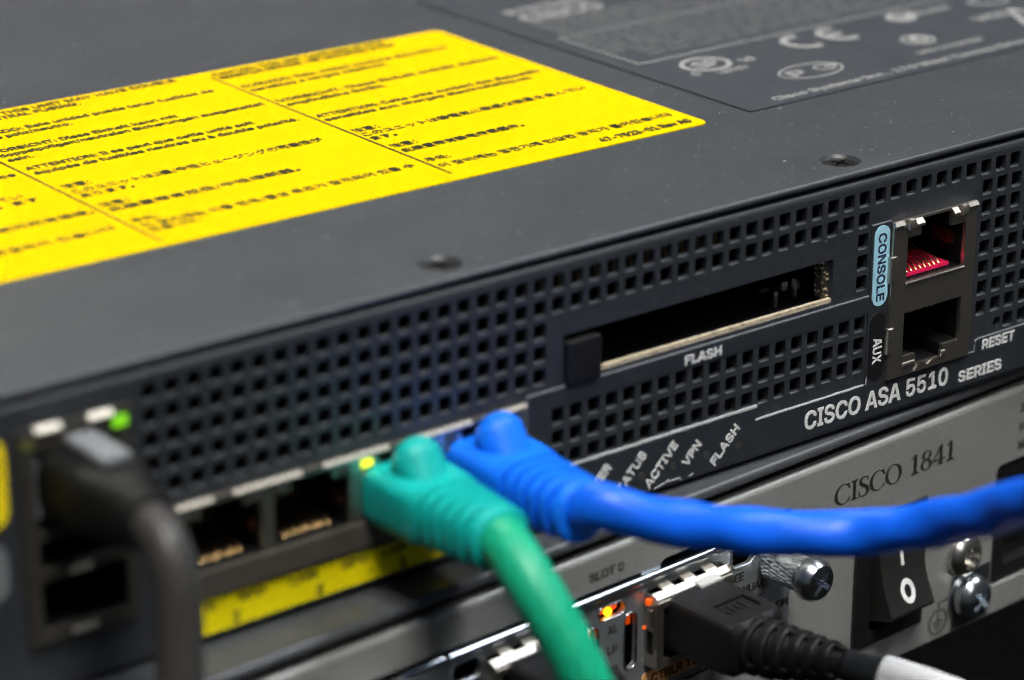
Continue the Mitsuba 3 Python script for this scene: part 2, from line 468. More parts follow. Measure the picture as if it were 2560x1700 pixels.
def worn_edge(x0, x1, z, w=0.22):
    """The pale cut edge of the film, uneven where it is worn."""
    xs = np.arange(x0, x1 + 0.01, 0.9)
    up = [(x, z + w * (0.35 + 0.35 * rnd.random())) for x in xs]
    dn = [(x, z - w * (0.35 + 0.3 * rnd.random())) for x in xs]
    return xz(Polygon(up + dn[::-1]), -0.27, -0.05)


put("worn_edge", [worn_edge(45.5, 80.6, -30.25, 0.34), worn_edge(80.4, 102.4, -32.35, 0.24), edge_line([(102.4, -32.4), (102.5, -31.2)], 0.15)], "film_edge", F, label="pale worn edge of the printed film")
mat("film_edge_dim", (0.16, 0.17, 0.19), 0.45)
put("bar_edge", [edge_line([(38.7, -18.4), (45.0, -18.4)], 0.22), edge_line([(51.4, -18.4), (102.3, -18.4)], 0.2), edge_line([(102.4, -7.55), (106.2, -7.55)], 0.12), edge_line([(106.4, -32.65), (125.6, -32.65), (125.7, -30.95), (126.3, -30.7), (139, -30.7)], 0.13),
                 edge_line([(38.65, -18.4), (38.65, -37.6)], 0.1)], "film_edge_dim", F)
put("film_tear", [edge_line([(61.4, -37.95), (63.7, -37.45), (64.0, -37.1)], 0.14), edge_line([(64.0, -37.5), (66.1, -37.5), (66.4, -37.9)], 0.17), edge_line([(67.9, -37.75), (68.6, -37.5)], 0.22)], "film_edge", F)


def ink(shape, m, parent, y0=-0.32, y1=-0.1, name="lettering", frame=None, label=None):
    return put(name, xz(shape, y0, y1), m, parent, frame=frame, label=label)


ink(place(text_shape("CISCO ASA 5510", 2.85, 660, 29.8, 220), (90.2, -36.55)), "white_ink", F, label="large white product lettering")
ink(place(text_shape("SERIES", 1.75, 680, 9.5, 128), (122.4, -36.95)), "white_ink", F)
ink(place(text_shape("RESET", 1.6, 680, 7.1, 128), (127.3, -32.75)), "white_ink", F)
ink(place(text_shape("FLASH", 1.4, 700, 6.8, 128), (66.6, -20.6)), "white_ink", F)
for s, at, ln in (("POWER", (48.6, -37.5), 7.0), ("STATUS", (54.4, -38.0 + 0.1), 7.8), ("ACTIVE", (60.45, -37.7), 7.5), ("VPN", (67.4, -36.2), 3.9), ("FLASH", (72.75, -37.5), 6.6)):
    ink(place(text_shape(s, 1.42, 640, ln, 128), at, 45), "white_ink", F)
for x in (52.9, 59.0, 64.9, 71.1, 77.2):
    put("status_window", xz(Point(x, -35.4).buffer(0.62), -0.26, -0.1), "lens_dim", F)
# the two upright name pills beside the console jack, and the pair at the left end
pill = put("port_label", xz(rrect(102.85, 105.95, -20.35, -7.9, 1.55, 8), -0.34, -0.1), "pale_blue", F, label="pale blue upright CONSOLE label")
put("port_label", xz(rrect(102.75, 105.9, -32.15, -21.5, 1.5, 8), -0.34, -0.1), "black_plastic", F, label="black upright AUX label")
ink(place(text_shape("CONSOLE", 1.62, 640, 10.5, 128), (103.6, -9.05), -90), "navy_ink", F, -0.44, -0.2)
ink(place(text_shape("AUX", 1.75, 650, 4.0, 128), (103.45, -25.35), -90), "white_ink", F, -0.44, -0.2)
put("port_label", xz(rrect(-42.9, -38.7, -15.2, -3.8, 2.0, 8), -0.34, 0.0 - 0.02), "pill_yellow", A, label="yellow upright port label at the left end")
put("port_label", xz(rrect(-43.0, -39.3, -24.6, -17.2, 1.9, 8), -0.34, 0.0 - 0.02), "pale_grey", A, label="pale grey upright port label at the left end")

# memory card slot with its eject button
put("eject_button", rbox(45.2, 51.1, -0.9, 9, -18.3, -12.0, 0.45), "black_plastic", A, smooth=40)
slot = put("card_slot", [bx(44.6, 95.4, 24, 24.6, -18.5, -10.4), bx(44.6, 95.4, 1.05, 24, -11.0, -10.4), bx(44.2, 44.6, 1.05, 24, -18.5, -10.4), bx(95.4, 95.8, 1.05, 24, -18.5, -10.4), bx(44.6, 95.4, 1.05, 24, -18.6, -18.1)], "inner_black", A)
put("card_guide", bx(51.4, 94.9, 0.2, 0.8, -17.75, -17.15), "guide_tan", slot)
mat("slot_flecked", mikit.proc(lambda p, n, uv: mikit.mix((0.03, 0.027, 0.022), (0.65, 0.52, 0.34), mikit.smoothstep(0.62, 0.8, mikit.noise(p.x * 2600, p.y * 2600, p.z * 2600)))), 0.4)
put("slot_end", bx(93.6, 94.95, 0.9, 2.4, -17.1, -11.6), "slot_flecked", slot)
for i, (x, y, z, w, h) in enumerate([(89.6, 5.0, -16.3, 1.2, 1.3), (91.2, 4.0, -17.2, 0.5, 2.7), (87.9, 7.5, -16.9, 1.6, 0.5), (87.3, 4.0, -18.0, 0.7, 2.3), (92.2, 4.5, -16.4, 0.6, 1.2)]):
    put("slot_contact", bx(x, x + w, y, y + 0.6, z, z + h), "nickel", slot)

# ---- jacks
def rim_bar(x0, x1, zt, d=0.85, lean=0.62):
    """A folded shell edge: a short bar whose front face leans back."""
    m = yz(Polygon([(0.0, zt), (-0.25, zt), (-0.25 - d * lean, zt - d * (1 - lean) - 0.28), (-0.2 - d * lean, zt - d), (0.0, zt - d)]), x0, x1)
    m.apply_translation([0, -0.5, 0])
    return m


def contact_set(parent, cx, zf, up, y0=1.2, n=8, base=None, base_half=None):
    """Eight sprung wires over a floor at zf; up = +1 on a floor, -1 under a ceiling."""
    y00 = y0
    if base:
        put("contact_base", bx(cx - (base_half or 4.6), cx + (base_half or 4.6), y0 - 0.1, 8.0, min(zf, zf - 0.5 * up), max(zf, zf - 0.5 * up)), base, parent)
    for i in range(n):
        x = cx + (i - (n - 1) / 2) * 0.97
        y0 = y00 + (0.25 * math.sin(2.7 * i + cx) if base is None else 0.0)
        pts = [(x, y0, zf + 0.12 * up), (x, y0 + 0.35, zf + 0.42 * up), (x, y0 + 3.4, zf + 1.1 * up), (x, y0 + 7.5, zf + 3.2 * up)]
        put("contact", tube(spline(pts, 9), 0.17, 6), "gold", parent, smooth=True)


C = put("dual_jack", [xz(box(106.3, -32.5, 123.8, -7.9).difference(rrect(109.3, 121.5, -17.7, -10.7)).difference(box(112.0, -10.9, 118.4, -8.25)).difference(rrect(109.3, 121.4, -29.5, -22.5)).difference(box(112.1, -31.3, 117.9, -29.3)), -0.75, -0.1),
                      bx(106.9, 107.3, -0.05, 13, -32.1, -8.3), bx(122.9, 123.3, -0.05, 13, -32.1, -8.3)], "nickel", A, label="bright metal shell of the stacked console and aux jacks")
put("jack_liner", [bx(107.4, 109.15, 0, 13, -32, -8.4), bx(121.65, 122.85, 0, 13, -32, -8.4), bx(109.15, 121.65, 12, 13, -32, -8.4), bx(109.15, 121.65, 0, 12, -22.3, -17.9), bx(109.15, 121.65, 0, 12, -8.25, -7.9), bx(109.15, 121.65, 0, 12, -32.2, -31.5),
                   bx(109.15, 111.9, 0.1, 12, -10.6, -8.25), bx(118.5, 121.65, 0.1, 12, -10.6, -8.25), bx(109.15, 112.0, 0.1, 12, -31.4, -29.6), bx(118.0, 121.65, 0.1, 12, -31.4, -29.6)], "inner_black", C)
put("lower_lip", rbox(109.2, 121.6, -1.05, -0.3, -18.1, -17.65, 0.15), "nickel", C)
for x0, x1, z in ((106.4, 108.3, -7.95), (110.5, 112.1, -8.15), (118.3, 119.5, -8.1), (121.7, 123.7, -7.95)):
    put("shell_tab", rim_bar(x0, x1, z + 0.15, 0.75 if x1 - x0 > 1.6 else 1.1), "nickel_bright", C)
for x0, x1 in ((108.7, 110.2), (119.8, 121.3)):
    put("shell_tab", rbox(x0, x1, -1.7, -0.3, -9.5, -7.6, 0.5), "nickel_bright", C, smooth=40)
for z0, z1 in ((-17.2, -13.0), (-28.4, -24.2)):
    put("shell_tab", rbox(105.75, 107.2, -1.15, -0.1, z0, z1, 0.3), "nickel", C, smooth=40)
put("shell_tab", rbox(109.3, 112.1, -1.1, -0.2, -31.2, -30.4, 0.3), "nickel", C, smooth=40)
put("shell_tab", rbox(117.4, 118.6, -1.1, -0.2, -31.4, -30.3, 0.3), "nickel", C, smooth=40)
put("shell_tab", xz(Polygon([(111.9, -32.2), (113.0, -30.8), (114.6, -31.8), (116.2, -31.2), (117.4, -32.0), (117.4, -32.3), (111.9, -32.4)]), -1.0, -0.6), "nickel", C)
put("side_spring", bx(121.0, 121.6, 1.5, 5.5, -14.8, -12.6), "copper", C)
contact_set(C, 114.9, -17.25, 1, base="red_plastic", base_half=5.3)
contact_set(C, 115.4, -23.2, -1)

# row of four network jacks
JC = [-9.75, 3.6, 17.0, 30.35]
face = box(-16.5, -32.2, 37.9, -19.25)
for cx in JC:
    face = face.difference(box(cx - 5.75, -28.6, cx + 5.75, -21.3)).difference(box(cx - 3.1, -21.5, cx + 3.1, -19.9))
    for s in (-1, 1):
        face = face.difference(box(cx + s * 4.9 - 0.95, -21.15, cx + s * 4.9 + 0.95, -20.0))
R4 = put("jack_row", [xz(face, -0.75, -0.05)], "nickel", A, label="row of four metal network jacks low on the front")
mat("shell_brown", (0.20, 0.175, 0.155), 0.42, 0.8)
put("lower_face", [xz(rrect(-16.4, 37.8, -32.15, -28.75), -1.0, -0.7)], "shell_brown", R4)
liner = [bx(-15.8, 37.1, 12, 13, -31.7, -19.3), bx(-15.8, 37.1, 0, 12, -31.7, -28.75), bx(-15.8, 37.1, 0, 12, -19.9, -19.3)]
for cx in JC:
    liner += [bx(cx - 6.6, cx - 5.85, 0, 12, -28.7, -20), bx(cx + 5.85, cx + 6.6, 0, 12, -28.7, -20), bx(cx - 5.8, cx - 3.2, 0.9, 12, -21.2, -19.95), bx(cx + 3.2, cx + 5.8, 0.9, 12, -21.2, -19.95)]
put("jack_liner", liner, "inner_black", R4)
for x0, x1 in ((-16.4, -11.2), (-8.2, 2.0), (5.3, 15.5), (18.9, 28.8), (32.2, 38.0)):
    put("shell_rim", rim_bar(x0, x1, -18.8, 0.64), "nickel_bright", R4)
for x0, x1 in ((-11.1, -8.3), (2.1, 5.2), (15.6, 18.8), (28.9, 32.1)):
    put("shell_rim", rbox(x0, x1, -0.85, -0.05, -19.55, -18.95, 0.2), "shell_brown", R4, smooth=40)
for i, cx in enumerate(JC):
    for s in (-1, 1):
        lit = {(2, -1): ("led_dark", (0.42, 0.52, 0.008)), (2, 1): ("led_amber", None)}.get((i, s), ("lens_dim", None))
        lens = rbox(cx + s * 4.9 - 0.85, cx + s * 4.9 + 0.85, -0.95, 1.0, -21.1, -20.05, 0.25)
        put("indicator", lens, "red_plastic" if (i, s) == (2, 1) else lit[0], R4, glow=lit[1], label={(2, -1): "lit yellow-green indicator", (2, 1): "red indicator"}.get((i, s)))
    if i < 2:
        contact_set(R4, cx + 0.2, -28.5, 1)
        put("side_spring", bx(cx + 5.2, cx + 5.7, 1.0, 3.0, -26.0, -24.6), "copper", R4)

# port block at the left end: one network jack above two small sockets
mat("shell_dark", (0.07, 0.066, 0.056), 0.45, 0.6)
LB = put("port_block", [xz(box(-37.1, -31.6, -21.9, -3.9).difference(box(-35.4, -16.8, -24.0, -6.6)).difference(box(-35.2, -21.9, -23.6, -18.2)).difference(box(-35.2, -29.9, -23.6, -23.4)), -0.8, -0.05)], "shell_dark", A)
put("jack_liner", [bx(-36.3, -22.7, 12, 13, -30.9, -4.1), bx(-36.3, -35.5, 0, 12, -30.9, -4.1), bx(-23.4, -22.7, 0, 12, -30.9, -4.1), bx(-35.5, -23.4, 0, 12, -18.0, -17.0), bx(-35.5, -23.4, 0, 12, -23.2, -22.0), bx(-35.5, -23.4, 0, 12, -30.8, -30.0)], "inner_black", LB)
for x0, x1, z in ((-35.0, -31.6, -3.75), (-27.9, -24.6, -3.85), (-31.4, -28.4, -22.6), (-31.6, -28.0, -30.5)):
    put("shell_rim", rim_bar(x0, x1, z + 0.25, 0.9, 0.62 if z > -10 else 0.36), "nickel_bright", LB)
put("indicator", rbox(-24.6, -22.5, -1.0, 0.8, -6.3, -4.7, 0.3), "led_dark", LB, glow=(0.055, 0.21, 0.0), label="lit green indicator")
put("indicator", rbox(-36.9, -35.2, -1.0, 0.8, -6.2, -4.9, 0.3), "led_dark", LB, glow=(0.006, 0.014, 0.001), label="dim green indicator")

# yellow name strip under the row of jacks
strip = put("port_label", xz(Polygon([(-12.9, -33.0), (37.5, -33.6), (37.5, -37.4), (-12.9, -37.7)]), -0.16, -0.02), "yellow_strip", A, label="yellow printed strip under the four jacks")
tx = []
for i, x in enumerate((-12.3, -7.6, 0.2, 8.2, 14.6)):
    tx.append(place(text_shape(("K", "SPD", "LNK", "SPD", "LNK")[i], 1.15, 700, (1.2, 4.0, 4.4, 4.3, 4.2)[i], 64), (x, -34.6 - 0.012 * x)))
for i, x in enumerate((-8.6, 4.1, 17.5)):
    tx.append(place(text_shape("321"[i], 1.5, 800, None, 64), (x, -37.2)))
ink(union_all(tx), "black_ink", strip, -0.28, -0.1)

# ---- the yellow warning sticker on the cover
def sk(shape):
    """The sticker sits slightly askew."""
    return affinity.affine_transform(shape, [1, 0, -0.021, 1, 0, 0.021 * 98.3])


yl = Polygon([(-44.5, 30.9), (98.3, 30.9), (98.3, 99.9), (-44.5, 101.9)]).buffer(-1.6).buffer(1.6, quad_segs=6)
Y = put("warning_sticker", xy(sk(yl), 1.31, 1.47), "yellow_label", A, label="yellow multilingual warning sticker")
for x in (4.2, 52.3):
    put("divider_line", xy(box(x - 0.13, 34.6, x + 0.13, 98.0), 1.4, 1.58), "black_ink", Y)


def yt(s, x, y, end=None, cap=1.45, w=640, kind="latin"):
    return place(text_shape(s, cap, w, None if end is None else end - x, 56 if kind == "latin" else 64, kind), (x, y + 0.021 * (x - 98.3) - 0.021 * 0))


L2, L3 = 5.4, 53.1
ink3 = [(L3, 98.4, "CAUTION: THIS UNIT CONTAINS STATIC", 86.3), (L3, 96.2, "SENSITIVE DEVICES. USE GROUNDED STRAP", 87.0), (L3, 89.9, "CUIDADO: Esta unidad contiene dispositivos", 92.7), (L3, 87.4, "sensibles a cargas estáticas.", 79.0),
        (L3, 79.7, "VORSICHT: Diese Einheit enthält statisch", 95.4), (L3, 77.2, "empfindliche Geräte.", 71.5), (L3, 69.2, "ATTENTION: Cette unité contient des dispositifs", 95.8), (L3, 66.9, "sensibles aux charges électrostatiques.", 92.5),
        (L2, 98.6, "CAUTION: THIS UNIT MAY HAVE DOUBLE", 46.9), (L2, 96.4, "POLE/NEUTRAL FUSING.", 28.4), (L2, 90.0, "CUIDADO: Esta unidad puede tener fusibles de", 48.4), (L2, 87.7, "doble polo/neutro.", 22.0),
        (L2, 81.4, "VORSICHT: Diese Einheit kann mit", 36.6), (L2, 79.1, "doppelpoligen/neutralen Sicherungen ausgestattet", 50.6), (L2, 76.6, "sein.", 9.4), (L2, 71.4, "ATTENTION: Il se peut que cette unité soit", 43.8), (L2, 68.9, "équipée de fusibles neutres ou à double polarité.", 50.2),
        (-40.5, 71.6, "ATTENTION: Débranchez tous les cordons à", 1.5), (-40.5, 69.2, "l'avance. Voir la notice de maintenance", 3.0)]
shp = [affinity.translate(place(text_shape(s, 1.45, 560, e - x, 64), (x, 0)), 0, y - 0.021 * (x - 53) - 0.35) for x, y, s, e in ink3]
cj = [(L3, 59.4, "注意：", None), (L3, 57.0, "このユニットは静電気に敏感な装置を含んでい", 95.3), (L3, 54.6, "ます。", None), (L3, 49.7, "注意：", None), (L3, 46.9, "此装置带有静电传感器件。", None), (L3, 41.0, "주의:", None), (L3, 37.7, "이 장비에는 정전기에 민감한 장치가 들어있습니다", 96.4),
      (L2, 60.8, "注意：", None), (L2, 58.0, "このユニットは2極/中性ヒュージングの可能性が", 47.1), (L2, 55.6, "あります。", None), (L2, 50.4, "注意：", None), (L2, 47.9, "此装置带有双极/中性熔断器。", 36.3), (L2, 41.8, "주의:", None), (L2, 39.3, "이 장비에는 이중 전극/중성 퓨즈가 장치되어 있을 수", 50.3), (L2, 37.2, "있습니다.", None),
      (-40.5, 59.7, "このユニットには電源が複数接続されてい", -1.0), (-40.5, 57.2, "保守の前に全てを外してください。ます", 0.2), (-40.5, 48.0, "此装置有多个电源。维修前请断开所有连接。", 4.0 - 0.6), (-40.5, 40.0, "이 장비에는 여러 전원이 연결되어 있습니다", 2.1)]
for x, y, s, e in cj:
    shp.append(affinity.translate(place(text_shape(s, 1.42, 400, None if e is None else e - x, 56, "cjk"), (x, 0)), 0, y - 0.021 * (x - 53) - 0.3))
shp.append(affinity.translate(text_shape("47-7523-01 Rev A0", 1.75, 700, 17.4, 72), 79.1, 32.9))
shp = [g.intersection(box(-43.5, 20, 98, 110)) for g in shp]
put("lettering", [xy(affinity.affine_transform(g, [1, 0, -0.012, 1, 0, 0.012 * 75]), 1.4, 1.59) for g in shp], "black_ink", Y)

# ---- the dark rating label beside it
gl = box(106.9, 31.2, 212, 118).buffer(-0.8).buffer(0.8, quad_segs=5)
G = put("rating_label", xy(gl, 1.31, 1.55), "label_grey", A, label="dark grey rating label with pale print")


def ell(cx, cy, rx, ry):
    return affinity.scale(Point(cx, cy).buffer(1, quad_segs=12), rx, ry)


g = [affinity.translate(text_shape("Cisco Systems Inc., 170 West Tasman Drive, San Jose, CA 95134 USA", 1.7, 560, 92, 56), 113.9, 32.9)]
g.append(affinity.translate(text_shape("CISCO", 4.2, 700, 17, 64), 113.5, 93.8))
g.append(affinity.translate(text_shape("SYSTEMS", 2.6, 600, 17, 64), 113.5, 99.5))
frame = box(110.8, 62.0, 206, 82.5)
g.append(frame.exterior.buffer(0.16))
bold, g = g, []
prng = random.Random(11)
for row, (y, x0, x1) in enumerate([(91.5, 113, 175), (89.2, 113, 190), (86.9, 113, 182), (84.6, 113, 160), (79.6, 112.4, 200), (77.2, 112.4, 196), (74.8, 112.4, 200), (72.4, 112.4, 188), (70.0, 112.4, 197), (67.6, 116, 190), (65.2, 116, 178)]):
    x = x0
    while x < x1:
        w = 1.5 + 4.5 * prng.random()
        n = max(2, int(w / 0.85))
        for k in range(n):  # print too small and blurred to read: letter-sized strokes
            hx = x + k * w / n
            g.append(box(hx, y, hx + 0.28, y + 1.25))
            if prng.random() < 0.7:
                yy = y + prng.choice((0.0, 0.5, 1.0))
                g.append(box(hx, yy, hx + 0.62, yy + 0.26))
        x += w + 0.9
# approval marks
put("small_print", xy(union_all(g), 1.48, 1.66), "faint_ink", G, kind="stuff")
g = bold
g += [ell(119.2, 55.4, 4.6, 3.9).difference(ell(119.2, 55.4, 3.7, 3.1)), affinity.translate(text_shape("SP", 3.2, 700, 5.0, 64), 116.8, 53.8), affinity.translate(text_shape("US", 1.7, 700, 2.9, 56), 125.0, 52.6), affinity.translate(text_shape("LISTED", 1.4, 600, 6.0, 56), 117.6, 49.6), affinity.translate(text_shape("C", 1.7, 700, None, 56), 113.4, 51.2)]
for cx, bar in ((141.4, False), (149.6, True)):
    arc = ell(cx, 56.0, 4.0, 4.0).difference(ell(cx, 56.0, 2.75, 2.75)).difference(box(cx + 1.2, 50, cx + 6, 62))
    g += [arc] + ([box(cx - 3.2, 55.4, cx + 0.6, 56.6)] if bar else [])
g += [ell(130.0, 42.2, 6.4, 3.6).difference(ell(130.0, 42.2, 6.05, 3.28)), affinity.translate(text_shape("P", 3.0, 700, 3.3, 64), 125.4, 40.7), ell(133.2, 42.4, 2.1, 1.6).difference(ell(133.2, 42.4, 1.7, 1.2)).difference(box(134.2, 41.9, 137, 43)), box(133.4, 42.2, 136.2, 42.9)]
g += [ell(165.5, 57.2, 2.9, 2.6).difference(ell(165.9, 57.4, 1.7, 1.5)), LineString([(165.2, 57.4), (166.4, 56.0), (169.2, 59.2)]).buffer(0.45), affinity.translate(text_shape("N11846", 1.9, 600, 8, 56), 169.0, 56.4)]
g += [ell(157.2, 45.0, 3.1, 2.8).difference(ell(157.2, 45.0, 2.6, 2.3)), ell(157.6, 45.2, 1.9, 1.7).difference(ell(157.9, 45.2, 0.9, 0.8)), affinity.translate(text_shape("LISTED 1TE EQUIPMENT", 1.3, 600, 15.5, 56), 150.8, 38.3)]
g += [Polygon([(178.2, 40.5), (184.0, 50.5), (190.0, 40.5), (188.6, 40.5), (184.0, 48.4), (179.6, 40.5)]), affinity.translate(text_shape("VCI", 2.4, 700, 7.5, 56), 174.2, 47.0), ell(186.5, 56.5, 4.6, 2.8).difference(ell(186.5, 56.5, 3.9, 2.2))]
put("lettering", [xy(s, 1.48, 1.67) for s in g], "grey_ink", G)

# ================================================================ the silver router below
RT = thing("router", "silver router with power switch and dark top cover, under the dark appliance", "network device")
RF = ROUTER
AL, AR = -95.0, 182.0
lipc = [(274, -39.2), (274, -40.1), (1.2, -40.1), (0.7, -40.6), (0.15, -40.6), (-0.1, -40.3)] + [(0.9 - 1.0 * math.cos(t), -40.2 + 1.0 * math.sin(t)) for t in np.linspace(0.0, math.pi / 2, 8)]
put("top_cover", yz(Polygon(lipc).buffer(0), AL, AR), "router_cover", RT, RF, smooth=25)
put("chassis", [bx(AL, AR, 2.2, 274, -80.9, -80.2), bx(AL, AL + 1, 2.2, 274, -80.1, -40.2), bx(AR - 1, AR, 2.2, 274, -80.1, -40.2), bx(AL + 1, AR - 1, 273, 274, -80.1, -40.2), bx(AL + 1, AR - 1, 1.7, 2.1, -43.2, -40.15), bx(AL + 1, AR - 1, 40, 41, -80.0, -43.3)], "inner_black", RT, RF)
plate = box(AL, -80.5, AR, -43.25)
plate = plate.difference(Polygon([(4.0, -68.2), (86.7, -68.2), (86.7, -47.3), (60.6, -47.3), (59.4, -48.0), (4.0, -48.0)]))
plate = plate.difference(box(101.0, -75.8, 116.8, -54.6)).difference(rrect(134.0, 176.0, -75.8, -54.6, 1.3, 5))
top_bend = [(0.0, -43.25)] + [(0.95 - 0.95 * math.cos(t), -43.25 + 0.95 * math.sin(t)) for t in np.linspace(0.15, math.pi / 2, 8)] + [(1.6, -42.3), (1.6, -43.25)]
FP = put("face_plate", [xz(plate, 0.0, 1.1), yz(Polygon(top_bend), AL, AR)], "silver_paint", RT, RF, smooth=30)


def rink(shape, m, parent, b0=-0.13, b1=0.08, name="lettering", label=None):
    return put(name, xz(shape, b0, b1), m, parent, RF, label=label)


rink(place(serif_text("CISCO", 3.2, 15.0), (95.8, -50.15)), "black_ink", FP, label="black serif lettering of the name")
rink(place(serif_text("1841", 3.25, 10.1), (113.0, -50.05)), "black_ink", FP, label="black serif figures")
rink(place(text_shape("SLOT 0", 1.35, 640, 6.5, 110), (46.0, -46.55)), "black_ink", FP)
rink(union_all([place(text_shape(s, 1.45, 560, None, 90), (139.0, z)) for s, z in (("Input:", -46.7), ("Freq:", -50.1), ("Max:", -53.1))]), "black_ink", FP)
# protective earth mark
gx, gz = 121.5, -77.6
ring = ell(gx, gz, 2.2, 2.2).difference(ell(gx, gz, 1.93, 1.93))
earth = union_all([ring, box(gx - 0.12, gz + 0.1, gx + 0.12, gz + 1.75), box(gx - 1.25, gz - 0.12, gx + 1.25, gz + 0.12), box(gx - 0.85, gz - 0.72, gx + 0.85, gz - 0.48), box(gx - 0.42, gz - 1.3, gx + 0.42, gz - 1.06), LineString([(gx, -75.1), (gx + 0.1, -74.4), (124.4, -74.1)]).buffer(0.13)])
rink(earth, "black_ink", FP, name="earth_mark")
mat("bare_plate", (0.16, 0.17, 0.19), 0.32, 0.9)
put("ground_pad", xz(rrect(124.8, 133.7, -80.3, -70.9), -0.12, 0.05), "bare_plate", FP, RF, label="bare metal earthing area")

# power inlet and switch
put("power_inlet", [bx(133.6, 176.4, 9, 10, -76.2, -54.2), bx(133.4, 133.95, 1.15, 10, -76.2, -54.2), bx(134, 176, 1.15, 10, -76.4, -75.85), xz(rrect(134.3, 175.7, -75.5, -54.9, 1.1).difference(rrect(137.5, 172, -73.0, -57.4, 1.0)), 0.5, 2.5)], "black_plastic", RT, RF)
SW = put("power_switch", [xz(box(100.9, -75.9, 116.9, -54.5).difference(box(104.4, -73.6, 115.2, -56.2)), -0.55, 4.0), bx(104.2, 115.4, 4.0, 12, -73.8, -56.0)], "black_plastic", RT, RF)
RK = [(-1.0, -56.6), (-1.35, -59.0), (-1.75, -61.5), (-2.3, -64.0), (-3.15, -66.6), (-4.7, -69.9)]
prof = Polygon(RK + [(-4.65, -70.4), (-4.2, -70.7), (3.0, -72.8), (3.0, -56.4), (-0.6, -56.4)])
mat("rocker_plastic", mikit.proc(lambda p, n, uv: mi.Color3f(0.013, 0.0125, 0.012) * (0.8 + 0.4 * mikit.noise(p.x * 3000, p.y * 3000, p.z * 3000))), 0.42, bump=mikit.proc(lambda p, n, uv: mikit.noise(p.x * 2600, p.y * 2600, p.z * 2600) * 0.00002, eps=1e-4))
rk = put("rocker", yz(prof, 104.9, 114.7), "rocker_plastic", SW, RF, smooth=30)


def on_rocker(shape, t):
    """A flat mark bent onto the rocker's curved face; shape is in (across, height)."""
    m = xz(shape, -0.1, 0.12).subdivide_to_size(0.5)
    zs, bs = np.array([w for _, w in RK][::-1]), np.array([b_ for b_, _ in RK][::-1])
    v = m.vertices.copy()
    m.vertices = np.stack([v[:, 0] + 109.75, v[:, 1] + np.interp(v[:, 2], zs, bs), v[:, 2]], 1)
    return m


put("off_mark", on_rocker(ell(0, -67.1, 1.5, 1.8).difference(ell(0, -67.1, 0.72, 0.98)), 0), "white_ink", SW, RF, smooth=False)
put("on_mark", on_rocker(box(-0.3, -63.2, 0.3, -59.4), 0), "white_ink", SW, RF)


def pan_head(r, h, recess, washer=0.0, n=40):
    prof_ = [(0, 0), (r, 0), (r, 0.25 * h)] + [(r * math.cos(t) ** 0.8, 0.25 * h + 0.75 * h * math.sin(t)) for t in np.linspace(0.12, math.pi / 2 - 0.1, 10)] + [(0, h)]
    m = manifold(lathe(prof_, n)) - manifold(recess)
    return tm(m)


OUT = (0, -1, 0)
h1 = pan_head(3.6, 2.5, torx_recess(1.7, 1.4, 2.5))
h1.apply_transform(trimesh.transformations.rotation_matrix(0.5, [0, 0, 1]))
put("chassis_screw", aim(h1, (126.4, -0.02, -67.4), OUT), "screw_steel", RT, RF, smooth=35, label="round-headed star screw near the switch")
h2 = pan_head(3.65, 2.8, cross_recess(2.1, 0.95, 1.5, 2.8))
h2.apply_transform(trimesh.transformations.rotation_matrix(0.75, [0, 0, 1]))
sc2 = put("chassis_screw", aim(h2, (127.9, -0.95, -74.7), OUT), "zinc", RT, RF, smooth=35, label="cross-head earth screw with washers")
put("washer", [aim(lathe([(0, 0), (4.2, 0), (4.3, 0.12), (4.3, 0.36), (4.2, 0.45), (0, 0.45)], 40), (127.9, -0.13, -74.7), OUT), aim(lathe([(0, 0), (3.5, 0), (3.5, 0.35), (0, 0.35)], 40), (127.9, -0.59, -74.7), OUT)], "zinc", sc2, RF, smooth=35)

# ---- interface card in the router's slot
IC = thing("interface_card", "shiny steel interface card with amber lights and rolled top edge in the router's slot", "interface card")
cp = box(6.5, -67.6, 86.35, -49.6)
win_h = rrect(47.7, 52.8, -53.2, -51.1, 1.0, 6)
win_v = rrect(52.7, 55.1, -62.4, -53.6, 1.15, 6)
win_v2 = rrect(45.4, 47.7, -62.4, -53.6, 1.1, 6)
ear_r = Polygon([(73.9, -50.4), (73.9, -52.6), (74.6, -53.5), (77.9, -53.5), (78.9, -52.6), (78.9, -50.4)]).buffer(-0.3).buffer(0.3)
ear_l = rrect(21.0, 26.0, -53.6, -50.5, 0.9)
for w_ in (win_h, win_v, win_v2, ear_r, ear_l):
    cp = cp.difference(w_)
cp = cp.difference(box(57.2, -61.5, 71.0, -51.3)).difference(box(27.0, -61.5, 40.8, -51.3))
CPL = put("card_plate", xz(cp, -0.1, 0.75), "card_steel", IC, RF, smooth=False)


def rim(poly, r=0.16):
    c = np.array(poly.exterior.coords)[:-1]
    q = np.stack([c[:, 0], np.full(len(c), -0.1), c[:, 1]], 1)
    return tube(np.vstack([q, q[:2]]), r, 6)


